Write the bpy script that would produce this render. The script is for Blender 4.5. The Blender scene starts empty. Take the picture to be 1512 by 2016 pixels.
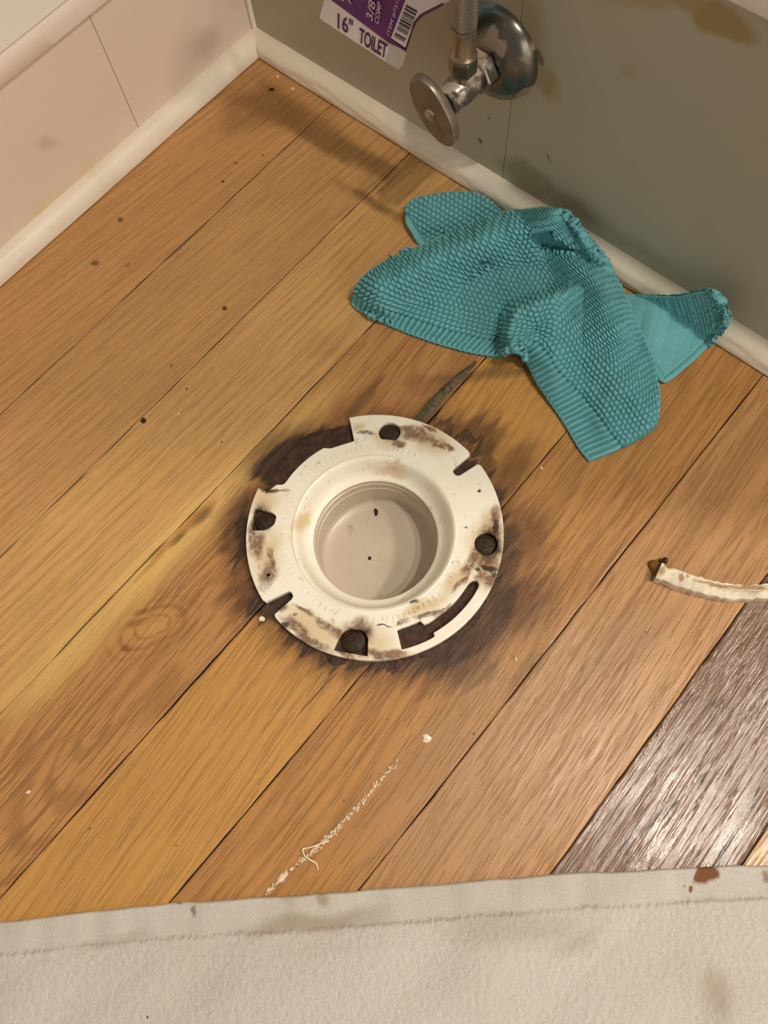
import bpy, bmesh, math, random
import numpy as np
from mathutils import Vector, Matrix

random.seed(4); RNG = np.random.default_rng(7)
S = bpy.context.scene
COL = S.collection
PI = math.pi
def lin(r, g, b):
    f = lambda c: (c/255/12.92) if c/255 <= .04045 else ((c/255+.055)/1.055)**2.4
    return (f(r), f(g), f(b), 1.)

# ------------------------------------------------------------------ camera
F = 1576.08; H = .522
R = np.array([[.6465,-.7608,-.0557],[-.7300,-.5958,-.3349],[.2216,.2572,-.9406]])   # world -> camera (x right, y down, z forward)
u_, s_, v_ = np.linalg.svd(R); R = u_ @ v_
cam_d = bpy.data.cameras.new('camera'); cam = bpy.data.objects.new('camera', cam_d); COL.objects.link(cam)
cam_d.sensor_fit = 'HORIZONTAL'; cam_d.sensor_width = 36; cam_d.lens = 36*F/1512; cam_d.clip_start = .01
M = Matrix((R.T @ np.diag([1,-1,-1])).tolist()).to_4x4(); M.translation = Vector((0,0,H)); cam.matrix_world = M
S.camera = cam

# ------------------------------------------------------------------ light
S.view_settings.view_transform = 'Standard'; S.view_settings.look = 'None'
S.view_settings.gamma = 1; S.view_settings.use_curve_mapping = False
S.view_settings.exposure = 0.0
W = bpy.data.worlds.new('world'); S.world = W; W.use_nodes = True
W.node_tree.nodes['Background'].inputs[0].default_value = (1., .95, .88, 1); W.node_tree.nodes['Background'].inputs[1].default_value = .22
for x, y, z, e, rad in [(.36,-.45,1.72,35.,.035), (.40,-.68,1.72,25.,.035), (1.0,-1.20,2.0,88.,.09)]:   # two bulbs over the basin, and the ceiling lamp of the room beyond the end of the right wall
    L = bpy.data.lights.new('vanity_bulb', 'POINT'); L.energy = e; L.color = (1., .88, .74); L.shadow_soft_size = rad
    o = bpy.data.objects.new('vanity_bulb', L); o.location = (x, y, z); COL.objects.link(o)

L = bpy.data.lights.new('fill_light', 'AREA'); L.shape = 'RECTANGLE'; L.size = 1.3; L.size_y = 1.6; L.energy = 21; L.color = (1., .90, .80)   # added fill behind the camera that brightens the left wall and its moulding
o = bpy.data.objects.new('fill_light', L); o.location = (-.35, -2.3, 1.15); o.rotation_euler = (math.radians(90), 0, math.radians(-8)); COL.objects.link(o)

def ray(px, py):
    d = np.stack([(np.asarray(px, float)-756)/F, (np.asarray(py, float)-1008)/F, np.ones(np.shape(px))], -1)
    return d @ R
def at(px, py, z=0.):            # the point at height z seen at a pixel of the photograph
    d = ray(px, py); t = (np.asarray(z)-H)/d[..., 2]
    return np.array([0, 0, H]) + d*t[..., None]
def atx(px, py, x):
    d = ray(px, py); t = x/d[..., 0]
    return np.array([0, 0, H]) + d*t[..., None]

# ------------------------------------------------------------------ helpers
def tag(o, label=None, cat=None, group=None, kind=None):
    if label: o['label'] = label
    if cat: o['category'] = cat
    if group: o['group'] = group
    if kind: o['kind'] = kind
    return o
def link(name, me, mat=None, parent=None, smooth=True):
    o = bpy.data.objects.new(name, me); COL.objects.link(o)
    if mat: me.materials.clear(); me.materials.append(mat)
    if smooth:
        me.polygons.foreach_set('use_smooth', [True]*len(me.polygons))
    if parent: o.parent = parent
    return o
def mesh(name, v, f, mat=None, parent=None, smooth=True, auto=None):
    me = bpy.data.meshes.new(name); me.from_pydata([tuple(map(float, p)) for p in v], [], [tuple(map(int, q)) for q in f]); me.update()
    o = link(name, me, mat, parent, smooth)
    if auto is not None: me.set_sharp_from_angle(angle=math.radians(auto))
    return o
def empty(name, loc=(0,0,0)):
    o = bpy.data.objects.new(name, None); o.location = loc; o.empty_display_size = .02; COL.objects.link(o); return o
def child(o, parent):
    o.parent = parent; o.matrix_parent_inverse = Matrix.Translation(-Vector(parent.location)); return o
def fast_grid(name, P, mat, parent=None, keep=None):
    n, m = P.shape[:2]
    me = bpy.data.meshes.new(name)
    idx = np.arange(n*m).reshape(n, m)
    q = np.stack([idx[:-1,:-1], idx[1:,:-1], idx[1:,1:], idx[:-1,1:]], -1).reshape(-1, 4)
    if keep is not None: q = q[keep.reshape(-1)]
    me.vertices.add(n*m); me.vertices.foreach_set('co', P.reshape(-1).astype(np.float32))
    me.loops.add(len(q)*4); me.loops.foreach_set('vertex_index', q.reshape(-1).astype(np.int32))
    me.polygons.add(len(q)); me.polygons.foreach_set('loop_start', (np.arange(len(q))*4).astype(np.int32))
    me.update(calc_edges=True); me.validate()
    return link(name, me, mat, parent)
def frame(ax):
    ax = np.asarray(ax, float); ax = ax/np.linalg.norm(ax)
    a = np.array([0,0,1.]) if abs(ax[2]) < .9 else np.array([1.,0,0])
    u = np.cross(a, ax); u /= np.linalg.norm(u); return u, np.cross(ax, u), ax
def lathe_vf(profile, org, ax, n=48, close=True, ang0=0):
    u, w, a = frame(ax); org = np.asarray(org, float); v = []; f = []
    for r, h in profile:
        for k in range(n):
            t = 2*PI*k/n+ang0; v.append(org+a*h+r*(math.cos(t)*u+math.sin(t)*w))
    for i in range(len(profile)-1):
        for k in range(n): f.append((i*n+k, i*n+(k+1)%n, (i+1)*n+(k+1)%n, (i+1)*n+k))
    if close: f.append(tuple(range(n))[::-1]); f.append(tuple(range((len(profile)-1)*n, len(profile)*n)))
    return v, f
def lathe(name, profile, org, ax, mat, parent=None, n=48, close=True, auto=35):
    v, f = lathe_vf(profile, org, ax, n, close); return mesh(name, v, f, mat, parent, True, auto)
def tube_vf(pts, rad, n=12):
    pts = np.asarray(pts, float); v = []; f = []; m = len(pts)
    rad = np.broadcast_to(rad, (m,))
    T = np.gradient(pts, axis=0); T /= np.linalg.norm(T, axis=1)[:, None]
    u = frame(T[0])[0]
    for i in range(m):
        u = u-T[i]*(u@T[i]); u /= np.linalg.norm(u); w = np.cross(T[i], u)
        for k in range(n):
            t = 2*PI*k/n; v.append(pts[i]+rad[i]*(math.cos(t)*u+math.sin(t)*w))
    for i in range(m-1):
        for k in range(n): f.append((i*n+k, i*n+(k+1)%n, (i+1)*n+(k+1)%n, (i+1)*n+k))
    f.append(tuple(range(n))[::-1]); f.append(tuple(range((m-1)*n, m*n)))
    return v, f
def resample(L, n):
    L = np.asarray(L, float)
    for _ in range(2):           # round the corners a little
        Q = [L[0]]
        for i in range(len(L)-1): Q += [L[i]*.8+L[i+1]*.2, L[i]*.2+L[i+1]*.8]
        L = np.array(Q+[L[-1]])
    s = np.r_[0, np.cumsum(np.linalg.norm(np.diff(L, axis=0), axis=1))]
    t = np.linspace(0, s[-1], n); return np.stack([np.interp(t, s, L[:, k]) for k in range(L.shape[1])], -1)
def vnoise(x, y, seed=0):        # smooth value noise, -1..1
    r = np.random.default_rng(seed); T = r.uniform(-1, 1, (256, 256))
    xi = np.floor(x).astype(int); yi = np.floor(y).astype(int); fx = x-xi; fy = y-yi
    fx = fx*fx*(3-2*fx); fy = fy*fy*(3-2*fy)
    g = lambda a, b: T[a % 256, b % 256]
    return (g(xi,yi)*(1-fx)+g(xi+1,yi)*fx)*(1-fy)+(g(xi,yi+1)*(1-fx)+g(xi+1,yi+1)*fx)*fy
def segdist(X, Y, L):            # distance to a polyline
    d = np.full(np.shape(X), 1e9)
    for (a, b), (c, e) in zip(L[:-1], L[1:]):
        vx, vy = c-a, e-b; t = np.clip(((X-a)*vx+(Y-b)*vy)/(vx*vx+vy*vy), 0, 1)
        d = np.minimum(d, np.hypot(X-a-t*vx, Y-b-t*vy))
    return d

# ------------------------------------------------------------------ node helper
class N:
    def __init__(s, name, rough=.5, metal=0, col=(.8,.8,.8,1), spec=.5):
        s.m = bpy.data.materials.new(name); s.m.use_nodes = True; s.t = s.m.node_tree; s.b = s.t.nodes['Principled BSDF']
        s.b.inputs['Roughness'].default_value = rough; s.b.inputs['Metallic'].default_value = metal
        s.b.inputs['Base Color'].default_value = col; s.b.inputs['Specular IOR Level'].default_value = spec
        s.oc = None
    def n(s, ty, **k):
        x = s.t.nodes.new(ty)
        for a, b in k.items(): setattr(x, a, b)
        return x
    def lk(s, a, b):
        s.t.links.new(a, b)
    def put(s, sock, v):
        if isinstance(v, bpy.types.NodeSocket): s.lk(v, sock)
        elif v is not None: sock.default_value = v
    def coord(s):
        if not s.oc: s.oc = s.n('ShaderNodeTexCoord').outputs['Object']
        return s.oc
    def math(s, op, a, b=None, c=None, clamp=False):
        x = s.n('ShaderNodeMath', operation=op, use_clamp=clamp)
        s.put(x.inputs[0], a); s.put(x.inputs[1], b)
        if c is not None: s.put(x.inputs[2], c)
        return x.outputs[0]
    def mapr(s, v, a, b, c, d, smooth=False):
        x = s.n('ShaderNodeMapRange'); x.clamp = True
        if smooth: x.interpolation_type = 'SMOOTHSTEP'
        s.put(x.inputs[0], v)
        for i, q in enumerate((a, b, c, d)): x.inputs[i+1].default_value = q
        return x.outputs[0]
    def mix(s, f, a, b, mode='MIX'):
        x = s.n('ShaderNodeMix', data_type='RGBA', blend_type=mode)
        s.put(x.inputs[0], f); s.put(x.inputs[6], a); s.put(x.inputs[7], b); return x.outputs[2]
    def scale(s, v, sc, rot=(0,0,0), loc=(0,0,0)):
        x = s.n('ShaderNodeMapping'); s.put(x.inputs[0], v); x.inputs[1].default_value = loc; x.inputs[2].default_value = rot; x.inputs[3].default_value = sc
        return x.outputs[0]
    def noise(s, v, sc=(1,1,1), scale=1, detail=2, rough=.5, dist=0, color=False, rot=(0,0,0)):
        x = s.n('ShaderNodeTexNoise'); s.put(x.inputs['Vector'], s.scale(v, sc, rot)); x.inputs['Scale'].default_value = scale
        x.inputs['Detail'].default_value = detail; x.inputs['Roughness'].default_value = rough; x.inputs['Distortion'].default_value = dist
        return x.outputs['Color' if color else 'Fac']
    def warp(s, v, sc, amt):     # coordinates pushed about by noise
        c = s.noise(v, sc, detail=3, color=True)
        a = s.n('ShaderNodeVectorMath', operation='SUBTRACT'); s.lk(c, a.inputs[0]); a.inputs[1].default_value = (.5,.5,.5)
        b = s.n('ShaderNodeVectorMath', operation='MULTIPLY_ADD'); s.lk(a.outputs[0], b.inputs[0]); b.inputs[1].default_value = amt; s.lk(v, b.inputs[2])
        return b.outputs[0]
    def blobs(s, v, L, plane=(0,1)):   # L: (x, y, rx, ry, angle, softness, strength)
        out = None
        for cx, cy, rx, ry, an, soft, st in L:
            x = s.n('ShaderNodeMapping'); x.vector_type = 'TEXTURE'; s.put(x.inputs[0], v)
            loc = [0,0,0]; sc = [1,1,1]; rot = [0,0,0]
            loc[plane[0]] = cx; loc[plane[1]] = cy; sc[plane[0]] = rx; sc[plane[1]] = ry
            k = 3-plane[0]-plane[1]; sc[k] = 10.; rot[k] = an
            x.inputs[1].default_value = loc; x.inputs[2].default_value = rot; x.inputs[3].default_value = sc
            l = s.n('ShaderNodeVectorMath', operation='LENGTH'); s.lk(x.outputs[0], l.inputs[0])
            r = s.mapr(l.outputs['Value'], 1-soft, 1+soft, st, 0, True)
            out = r if out is None else s.math('MAXIMUM', out, r)
        return out
    def bump(s, h, dist, strength=1):
        x = s.n('ShaderNodeBump'); s.put(x.inputs['Height'], h); x.inputs['Distance'].default_value = dist; x.inputs['Strength'].default_value = strength
        s.lk(x.outputs[0], s.b.inputs['Normal'])
    def color(s, c): s.put(s.b.inputs['Base Color'], c)
    def rough(s, c): s.put(s.b.inputs['Roughness'], c)

def pb(px, py, rpx, rpy, ang, soft, st, z=0):   # a blob given in pixels of the photo, laid on a horizontal plane
    p = at(px, py, z); q = at(px+math.cos(ang)*10, py+math.sin(ang)*10, z)-p
    k = np.linalg.norm(q)/10; return (p[0], p[1], rpx*k, rpy*k, math.atan2(q[1], q[0]), soft, st)

# ------------------------------------------------------------------ floor material
SEAMS = [.4985+.0, .4155, .3295, .2468, .1627, .0815, -.0003, -.0807, -.1621, -.245, -.328, -.411]
def mat_floor():
    m = N('oak_planks', spec=.5); v = m.coord()
    A = lambda nm, o='Fac': (lambda x: x.outputs[o])(m.n('ShaderNodeAttribute', attribute_name=nm))
    pid = A('plank_id'); fig = A('figure'); tone = A('tone', 'Color'); sh = A('shear')
    sep = m.n('ShaderNodeSeparateXYZ'); m.lk(v, sep.inputs[0]); X, Y = sep.outputs[0], sep.outputs[1]
    cmb = m.n('ShaderNodeCombineXYZ'); m.lk(m.math('ADD', X, m.math('MULTIPLY', pid, 7.3)), cmb.inputs[0])
    m.lk(m.math('MULTIPLY_ADD', X, sh, Y), cmb.inputs[1]); m.lk(m.math('MULTIPLY', pid, 3.1), cmb.inputs[2]); g = cmb.outputs[0]
    sp2 = m.n('ShaderNodeSeparateXYZ'); m.lk(g, sp2.inputs[0]); gy = sp2.outputs[1]
    n1 = m.noise(g, (3.6, 17, 1), detail=1.2, rough=.4)
    ph = m.math('ADD', m.math('MULTIPLY', m.math('MULTIPLY', n1, fig), 110), m.math('MULTIPLY', m.math('MULTIPLY', gy, m.math('SUBTRACT', 1, fig)), 900))
    jit = m.noise(g, (14, 160, 1), detail=2)
    band = m.math('SINE', m.math('MULTIPLY_ADD', jit, 3.2, ph))
    band = m.mapr(band, -.3, 1, 0, 1, True)
    pore = m.mapr(m.noise(g, (26, 720, 4), detail=2.2, rough=.55), .54, .62, 0, 1)
    fine = m.noise(g, (22, 1500, 2), detail=3, rough=.6)
    big = m.noise(g, (6, 22, 1), detail=2)
    dark = m.mix(.55, tone, lin(98, 58, 26))
    c = m.mix(m.math('MULTIPLY', band, m.mapr(fig, 0, 1, .22, .62)), tone, dark)
    c = m.mix(m.math('MULTIPLY', pore, m.mapr(fig, 0, 1, .42, 1.)), c, dark)
    c = m.mix(m.mapr(fine, .3, .7, 0, .30), c, dark)
    c = m.mix(m.mapr(big, .35, .75, 0, .28), c, m.mix(.5, tone, lin(120, 74, 30)))
    # knots
    w1 = m.warp(v, (60, 60, 1), (.006, .006, 0))
    kn = m.blobs(w1, [pb(275,1228,24,8,-.2,.5,.75), pb(278,1207,18,6,-.2,.7,.7), pb(250,1275,8,6,0,.6,.75), pb(305,1222,14,6,-.3,.7,.5)])
    c = m.mix(kn, c, lin(112, 68, 24))
    # growth rings round the knot
    kx = m.n('ShaderNodeMapping'); kx.vector_type = 'TEXTURE'; m.put(kx.inputs[0], m.warp(m.warp(v, (30,30,1), (.010,.010,0)), (160,160,1), (.004,.004,0)))
    kp = pb(300,1235,62,34,-.45,0,0); kx.inputs[1].default_value = (kp[0],kp[1],0); kx.inputs[2].default_value = (0,0,kp[4]); kx.inputs[3].default_value = (kp[2],kp[3],10)
    kl = m.n('ShaderNodeVectorMath', operation='LENGTH'); m.lk(kx.outputs[0], kl.inputs[0]); kl = kl.outputs['Value']
    ring = m.mapr(m.math('SINE', m.math('MULTIPLY', kl, 13)), 0, 1, 0, 1, True)
    c = m.mix(m.mapr(kl, .3, 1.1, .6, 0), c, lin(206, 156, 92))
    c = m.mix(m.math('MULTIPLY', m.math('MULTIPLY', ring, m.mapr(kl, 1.0, 2.1, .36, 0, True)), m.mapr(kl, .45, .6, 0, 1)), c, lin(120, 76, 34))
    # paler golden streaks along the middle boards
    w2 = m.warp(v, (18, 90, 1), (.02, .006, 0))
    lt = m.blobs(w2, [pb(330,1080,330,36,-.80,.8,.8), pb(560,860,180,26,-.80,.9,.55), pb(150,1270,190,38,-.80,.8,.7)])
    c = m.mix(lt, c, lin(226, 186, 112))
    # yellow drip beside the seam
    ys = m.blobs(w1, [pb(375,1030,60,9,-.78,.6,.7), pb(330,1075,50,7,-.78,.6,.6), pb(300,1110,50,5,-.78,.6,.5)])
    c = m.mix(ys, c, lin(176, 116, 38))
    # water stain around the flange: dark, following the grain
    w3 = m.warp(v, (26, 130, 1), (.045, .010, 0))
    w4 = m.warp(w3, (110, 300, 1), (.008, .004, 0))
    halo = m.blobs(w4, [pb(745,1065,285,275,0,.18,.75), pb(935,850,60,40,.3,.6,.75), pb(1000,940,80,32,-1.0,.6,.7), pb(1020,1060,70,60,-.9,.5,.65),
                        pb(1010,1190,85,60,-.7,.5,.75), pb(900,1290,110,45,-.5,.5,.8), pb(720,1320,70,24,-.1,.6,.7), pb(470,1040,40,80,.1,.5,.8),
                        pb(500,1160,50,60,.6,.6,.8), pb(560,900,80,50,-.7,.5,.8), pb(715,790,50,12,-.85,.6,.6), pb(1040,1200,40,14,-.9,.6,.7)])
    c = m.mix(m.math('MULTIPLY', halo, .97), c, m.mix(.75, m.mix(1, tone, lin(150, 105, 70), 'MULTIPLY'), lin(50, 25, 8)))
    blk = m.blobs(w4, [(*q[:5], q[5]*.6, q[6]) for q in [pb(745,1065,258,248,0,.10,.9), pb(555,905,62,34,-.65,.35,.95), pb(640,870,50,28,-.35,.4,.95), pb(480,1050,14,70,.05,.6,.9),
                       pb(520,1195,26,22,.5,.5,.9), pb(905,860,70,14,.6,.6,.8), pb(960,900,16,34,.2,.6,.7), pb(1003,1090,22,60,.1,.5,.7), pb(760,1306,110,16,0,.6,.9),
                       pb(900,1270,120,30,-.55,.5,.85), pb(985,1190,50,34,-.9,.5,.75), pb(940,1330,40,20,-.3,.7,.6)]])
    blk = m.math('MULTIPLY', blk, m.mapr(m.noise(g, (50, 420, 4), detail=3), .36, .56, .72, 1))
    c = m.mix(m.math('MULTIPLY', blk, .95), c, lin(34, 18, 9))
    crk = m.blobs(m.warp(v, (40,40,1), (.002,.002,0)), [pb(627,1364,56,1.6,-.83,.6,.8), pb(1215,1085,55,1.3,-.98,.6,.7), pb(400,1015,26,9,-.8,.7,.7), pb(352,1060,20,5,-.8,.7,.6)])
    c = m.mix(crk, c, lin(70, 46, 26))
    old = m.blobs(w2, [pb(1010,1480,330,170,-.80,.35,.38)])
    c = m.mix(old, c, lin(176, 138, 104))
    # dark patch below the cloth hem, faint darker patches of the open floor
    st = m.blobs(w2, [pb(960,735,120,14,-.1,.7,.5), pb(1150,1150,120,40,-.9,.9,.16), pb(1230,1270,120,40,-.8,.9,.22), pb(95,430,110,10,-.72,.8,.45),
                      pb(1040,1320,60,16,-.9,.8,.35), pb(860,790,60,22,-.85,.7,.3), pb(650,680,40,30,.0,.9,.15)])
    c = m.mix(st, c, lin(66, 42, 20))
    spots = m.blobs(w1, [pb(237,433,6,6,0,.4,.7), pb(188,518,7,6,0,.4,.7), pb(443,607,5,5,0,.4,.9), pb(338,722,3,3,0,.4,.7), pb(437,357,3,3,0,.4,.9),
                         pb(465,322,2.5,2.5,0,.4,.8), pb(366,766,2.2,2.2,0,.3,.9), pb(435,872,2,2,0,.3,.9), pb(930,1443,2.5,2.5,0,.3,.9), pb(1269,1243,2.5,2.5,0,.4,.7),
                         pb(762,1414,1.8,1.8,0,.4,.8), pb(676,1576,2,2,0,.4,.8), pb(178,1632,2,2,0,.4,.8), pb(347,1666,2,2,0,.4,.7), pb(520,307,3,3,0,.4,.7),
                         pb(250,520,5,5,0,.5,.4), pb(1380,1535,8,10,0,.5,.8)])
    c = m.mix(spots, c, lin(60, 36, 16))
    # dark scar lines in the walnut-coloured board
    scars = m.blobs(w1, [pb(1432,1660,48,6,-1.15,.5,.9), pb(1475,1585,38,5,-1.1,.5,.85), pb(1310,1600,60,4,-.80,.5,.7), pb(1240,1650,40,5,-.8,.6,.7), pb(1400,1385,70,4,.35,.7,.35)])
    c = m.mix(scars, c, lin(40, 24, 14))
    # dirt along every gap
    gap = A('gap')
    c = m.mix(gap, c, lin(38, 22, 12))
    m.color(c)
    gloss = A('gloss')
    rr = m.math('ADD', m.math('SUBTRACT', .50, m.math('MULTIPLY', gloss, .26)), m.mapr(m.noise(g, (30, 300, 1), detail=3), .3, .7, -.09, .10))
    rr = m.math('ADD', rr, m.math('MULTIPLY', blk, .06))
    m.rough(rr); m.put(m.b.inputs['Coat Weight'], m.math('MULTIPLY', m.math('MULTIPLY', gloss, gloss), m.mapr(m.noise(g, (14, 50, 9), detail=3), .38, .62, .25, .8))); m.b.inputs['Coat Roughness'].default_value = .24
    hgt = m.math('ADD', m.math('MULTIPLY', pore, -.5), m.math('MULTIPLY', m.noise(g, (60, 420, 3), detail=4, rough=.65), m.math('MULTIPLY_ADD', gloss, .25, .45)))
    hgt = m.math('ADD', hgt, m.math('MULTIPLY', m.noise(v, (500, 500, 500), detail=3), m.math('MULTIPLY', blk, .3)))
    hgt = m.math('ADD', hgt, m.math('MULTIPLY', m.noise(g, (45, 90, 60), detail=2), m.math('MULTIPLY', gloss, .7)))
    m.bump(hgt, .0006, .8)
    m.lk(m.b.inputs['Normal'].links[0].from_socket, m.b.inputs['Coat Normal'])
    return m.m

# ------------------------------------------------------------------ other materials
def paint(name, base, spots=(), soil=None, rough=.5, plane=(0,2), amt=.25, sc=9):
    m = N(name, rough=rough, spec=.4); v = m.coord(); n = m.noise(v, (1,1,1), sc, 4, .55)
    c = m.mix(m.mapr(n, .35, .7, 0, amt), base, soil or lin(160, 140, 100))
    for L, col in spots: c = m.mix(m.blobs(m.warp(v, (22,22,22), (.03,.03,.03)), L, plane), c, col)
    m.color(c); m.bump(m.noise(v, (1,1,1), 120, 3), .0006, .25); return m.m
def chrome():
    m = N('worn_chrome', rough=.25, metal=1, col=lin(150,146,138)); v = m.coord()
    n = m.noise(m.warp(v, (60,60,60), (.01,.01,.01)), (1,1,1), 62, 3, .5)
    f = m.mapr(n, .44, .50, 0, 1)
    m.color(m.mix(f, lin(140,136,128), lin(176,160,142)))
    m.put(m.b.inputs['Metallic'], m.mapr(n, .44, .50, .9, .1)); m.rough(m.mapr(n, .40, .52, .22, .6)); return m.m
def chrome_shield():
    m = N('mottled_chrome', rough=.2, metal=1); v = m.coord(); w = m.warp(v, (45,45,45), (.02,.02,.02))
    n = m.noise(w, (1,1,1), 38, 2, .5); n2 = m.noise(w, (1.3,1.3,1.3), 30, 2, .5)
    c = m.mix(m.mapr(n, .46, .50, 0, 1), lin(112,108,98), lin(150,132,116))
    c = m.mix(m.mapr(n2, .56, .60, 0, .8), c, lin(96,124,124))
    m.color(c); m.put(m.b.inputs['Metallic'], m.mapr(n, .46, .50, .8, .2)); m.rough(m.mapr(n, .4, .55, .24, .5)); return m.m
def steel(name='brushed_steel', col=(150,140,124), rough=.38): return N(name, rough=rough, metal=.85, col=lin(*col)).m
def mat_cloth(hem=False):
    m = N('teal_cotton', rough=.95, spec=.1); v = m.coord()
    n = m.noise(v, (1,1,1), 900, 3, .6); n2 = m.noise(v, (1,1,1), 30, 2)
    c = m.mix(m.mapr(n, .3, .7, 0, .5), lin(126,192,198), lin(90,158,168))
    c = m.mix(m.mapr(n2, .4, .7, 0, .3), c, lin(96,168,176))
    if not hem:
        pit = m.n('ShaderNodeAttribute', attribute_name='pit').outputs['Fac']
        c = m.mix(m.math('MULTIPLY', pit, .7), c, lin(36,104,114))  # shade in the knit pits and rib grooves put into the colour
    m.color(c); m.bump(n, .0008, .7); m.b.inputs['Sheen Weight'].default_value = .25; m.b.inputs['Sheen Roughness'].default_value = .6
    m.put(m.b.inputs['Sheen Tint'], lin(150,215,210)); return m.m
def mat_towel():
    m = N('white_terry', rough=.98, spec=.1); v = m.coord()
    n = m.noise(v, (1,1,1), 700, 3, .6); n2 = m.noise(v, (1,1,1), 11, 3)
    c = m.mix(m.mapr(n, .3, .7, 0, .4), lin(222,216,208), lin(196,190,180))
    c = m.mix(m.mapr(n2, .45, .7, 0, .4), c, lin(202,194,180))
    w = m.warp(v, (70,70,70), (.012,.012,0)); w2 = m.warp(v, (14,14,14), (.03,.03,0))
    c = m.mix(m.blobs(w2, [pb(620,1812,110,16,-.1,.7,.45), pb(1130,1850,60,12,-.6,.9,.25), pb(1010,1830,120,26,.1,.9,.22), pb(1400,1960,30,46,.3,.8,.35),
                           pb(240,1860,60,10,-.1,.8,.2), pb(640,1760,14,12,.2,.6,.5)]), c, lin(146,118,74))
    c = m.mix(m.blobs(w, [pb(1386,1720,22,20,0,.25,.92), pb(1363,1746,7,8,0,.3,.85), pb(1345,1743,2.5,2.5,0,.4,.7), pb(1330,1722,2,2,0,.4,.4),
                          pb(1508,1722,8,12,0,.6,.6)]), c, lin(128,72,18))
    c = m.mix(m.blobs(w, [pb(383,1794,5,10,0,.5,.6), pb(353,1779,6,3,0,.5,.6), pb(292,1994,3,3,0,.4,.9), pb(575,1765,20,6,0,.8,.4)]), c, lin(96,66,40))
    m.color(c); m.bump(m.noise(v, (1,1,1), 1500, 2, .7), .0012, .8); return m.m
FC = np.array([.1068, .1377])       # flange centre
def fb(lst, soft_, st):             # stains given by (zoom px, zoom py, rx, ry, ang) in the flange close-up
    return [pb(440+a/2.4387, 780+b/2.4387, rx/2.4387, ry/2.4387, an, soft_, st, .006) for a, b, rx, ry, an in lst]
def mat_pvc(stains=True):
    m = N('aged_white_pvc', rough=.38, spec=.5); v = m.coord()
    n = m.noise(v, (1,1,1), 40, 4); base = m.mix(m.mapr(n, .4, .7, 0, .4), lin(250,245,230), lin(236,224,194))
    if stains:
        w = m.warp(m.warp(v, (45,45,45), (.016,.016,0)), (260,260,260), (.004,.004,0))
        yel = m.blobs(w, fb([(800,190,70,55,0),(1000,220,90,60,.5),(200,760,70,110,.1),(190,500,70,70,0),(1270,760,90,150,0),(640,1180,130,80,0),(430,1120,160,50,.6),
                             (370,580,30,60,.2),(1130,880,120,40,-.8),(980,1010,120,30,-.5),(800,330,80,18,.1),(830,1240,60,24,.1),(1290,590,50,60,0),(640,150,30,20,0)], .7, .62))
        brn = m.blobs(w, fb([(1290,700,62,90,.2),(1280,800,52,44,.4),(1310,580,20,60,.1),(175,590,38,80,0),(170,720,26,70,.1),(225,800,18,60,0),(880,160,50,14,.3),(980,165,34,12,.4),
                             (845,225,30,20,.3),(1000,230,60,14,.5),(1070,250,40,16,.5),(640,1120,60,60,0),(740,1235,80,20,.1),(330,1060,14,10,0),(380,1040,60,12,.6),
                             (500,1110,60,22,.5),(560,1140,60,30,.4),(1180,830,60,24,-.7),(1245,870,50,20,-.9),(860,1090,40,12,0),(240,455,70,12,.1),(590,1235,60,18,.3),
                             (430,1180,90,18,.6),(1000,1050,70,10,-.4),(280,1010,24,24,.2),(1050,1040,60,12,-.6),(150,650,24,110,0),(200,860,40,60,.2),(680,180,50,10,.1),(920,190,80,34,.4),(1210,780,70,30,-.8),(1290,880,40,30,-.6),(360,1120,90,22,.6),(800,1245,60,22,0),(1150,900,60,14,-.8)], .5, .85))
        blk = m.blobs(w, fb([(1290,720,44,60,.1),(1305,640,16,50,.1),(1280,820,40,16,.1),(1230,840,14,12,0),(640,1130,50,22,0),(300,1105,20,14,.5),(165,560,20,34,0),(215,448,44,8,.1),
                             (920,1000,18,8,0),(1165,640,10,5,0),(1310,850,12,16,0),(750,1100,28,5,0)], .45, .9))
        c = m.mix(yel, base, lin(206,170,104)); brk = m.mapr(m.noise(m.warp(v, (90,90,90), (.01,.01,0)), (210,210,1), detail=4, rough=.65), .34, .52, .40, 1); c = m.mix(m.math('MULTIPLY', brn, brk), c, lin(108,62,28)); c = m.mix(blk, c, lin(40,24,16))
        r2 = m.noise(m.warp(v, (120,120,120), (.01,.01,0)), (1,1,1), 130, 3, .6)
        c = m.mix(m.mapr(r2, .62, .72, 0, .35), c, lin(150,104,54))
        m.color(c)
    else: m.color(base)
    m.bump(m.noise(v, (1,1,1), 400, 3), .0004, .4); return m.m
def mat_pipe():
    m = N('white_pipe_plastic', rough=.32, spec=.5); v = m.coord(); w = m.warp(v, (50,50,50), (.02,.02,.02))
    c = m.mix(m.mapr(m.noise(w, (1,1,1), 25, 3), .4, .7, 0, .35), lin(206,192,176), lin(184,168,148))
    c = m.mix(m.mapr(m.noise(w, (1.5,1.5,.3), 50, 3), .66, .72, 0, .4), c, lin(150,112,60))
    m.color(c); return m.m

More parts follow.
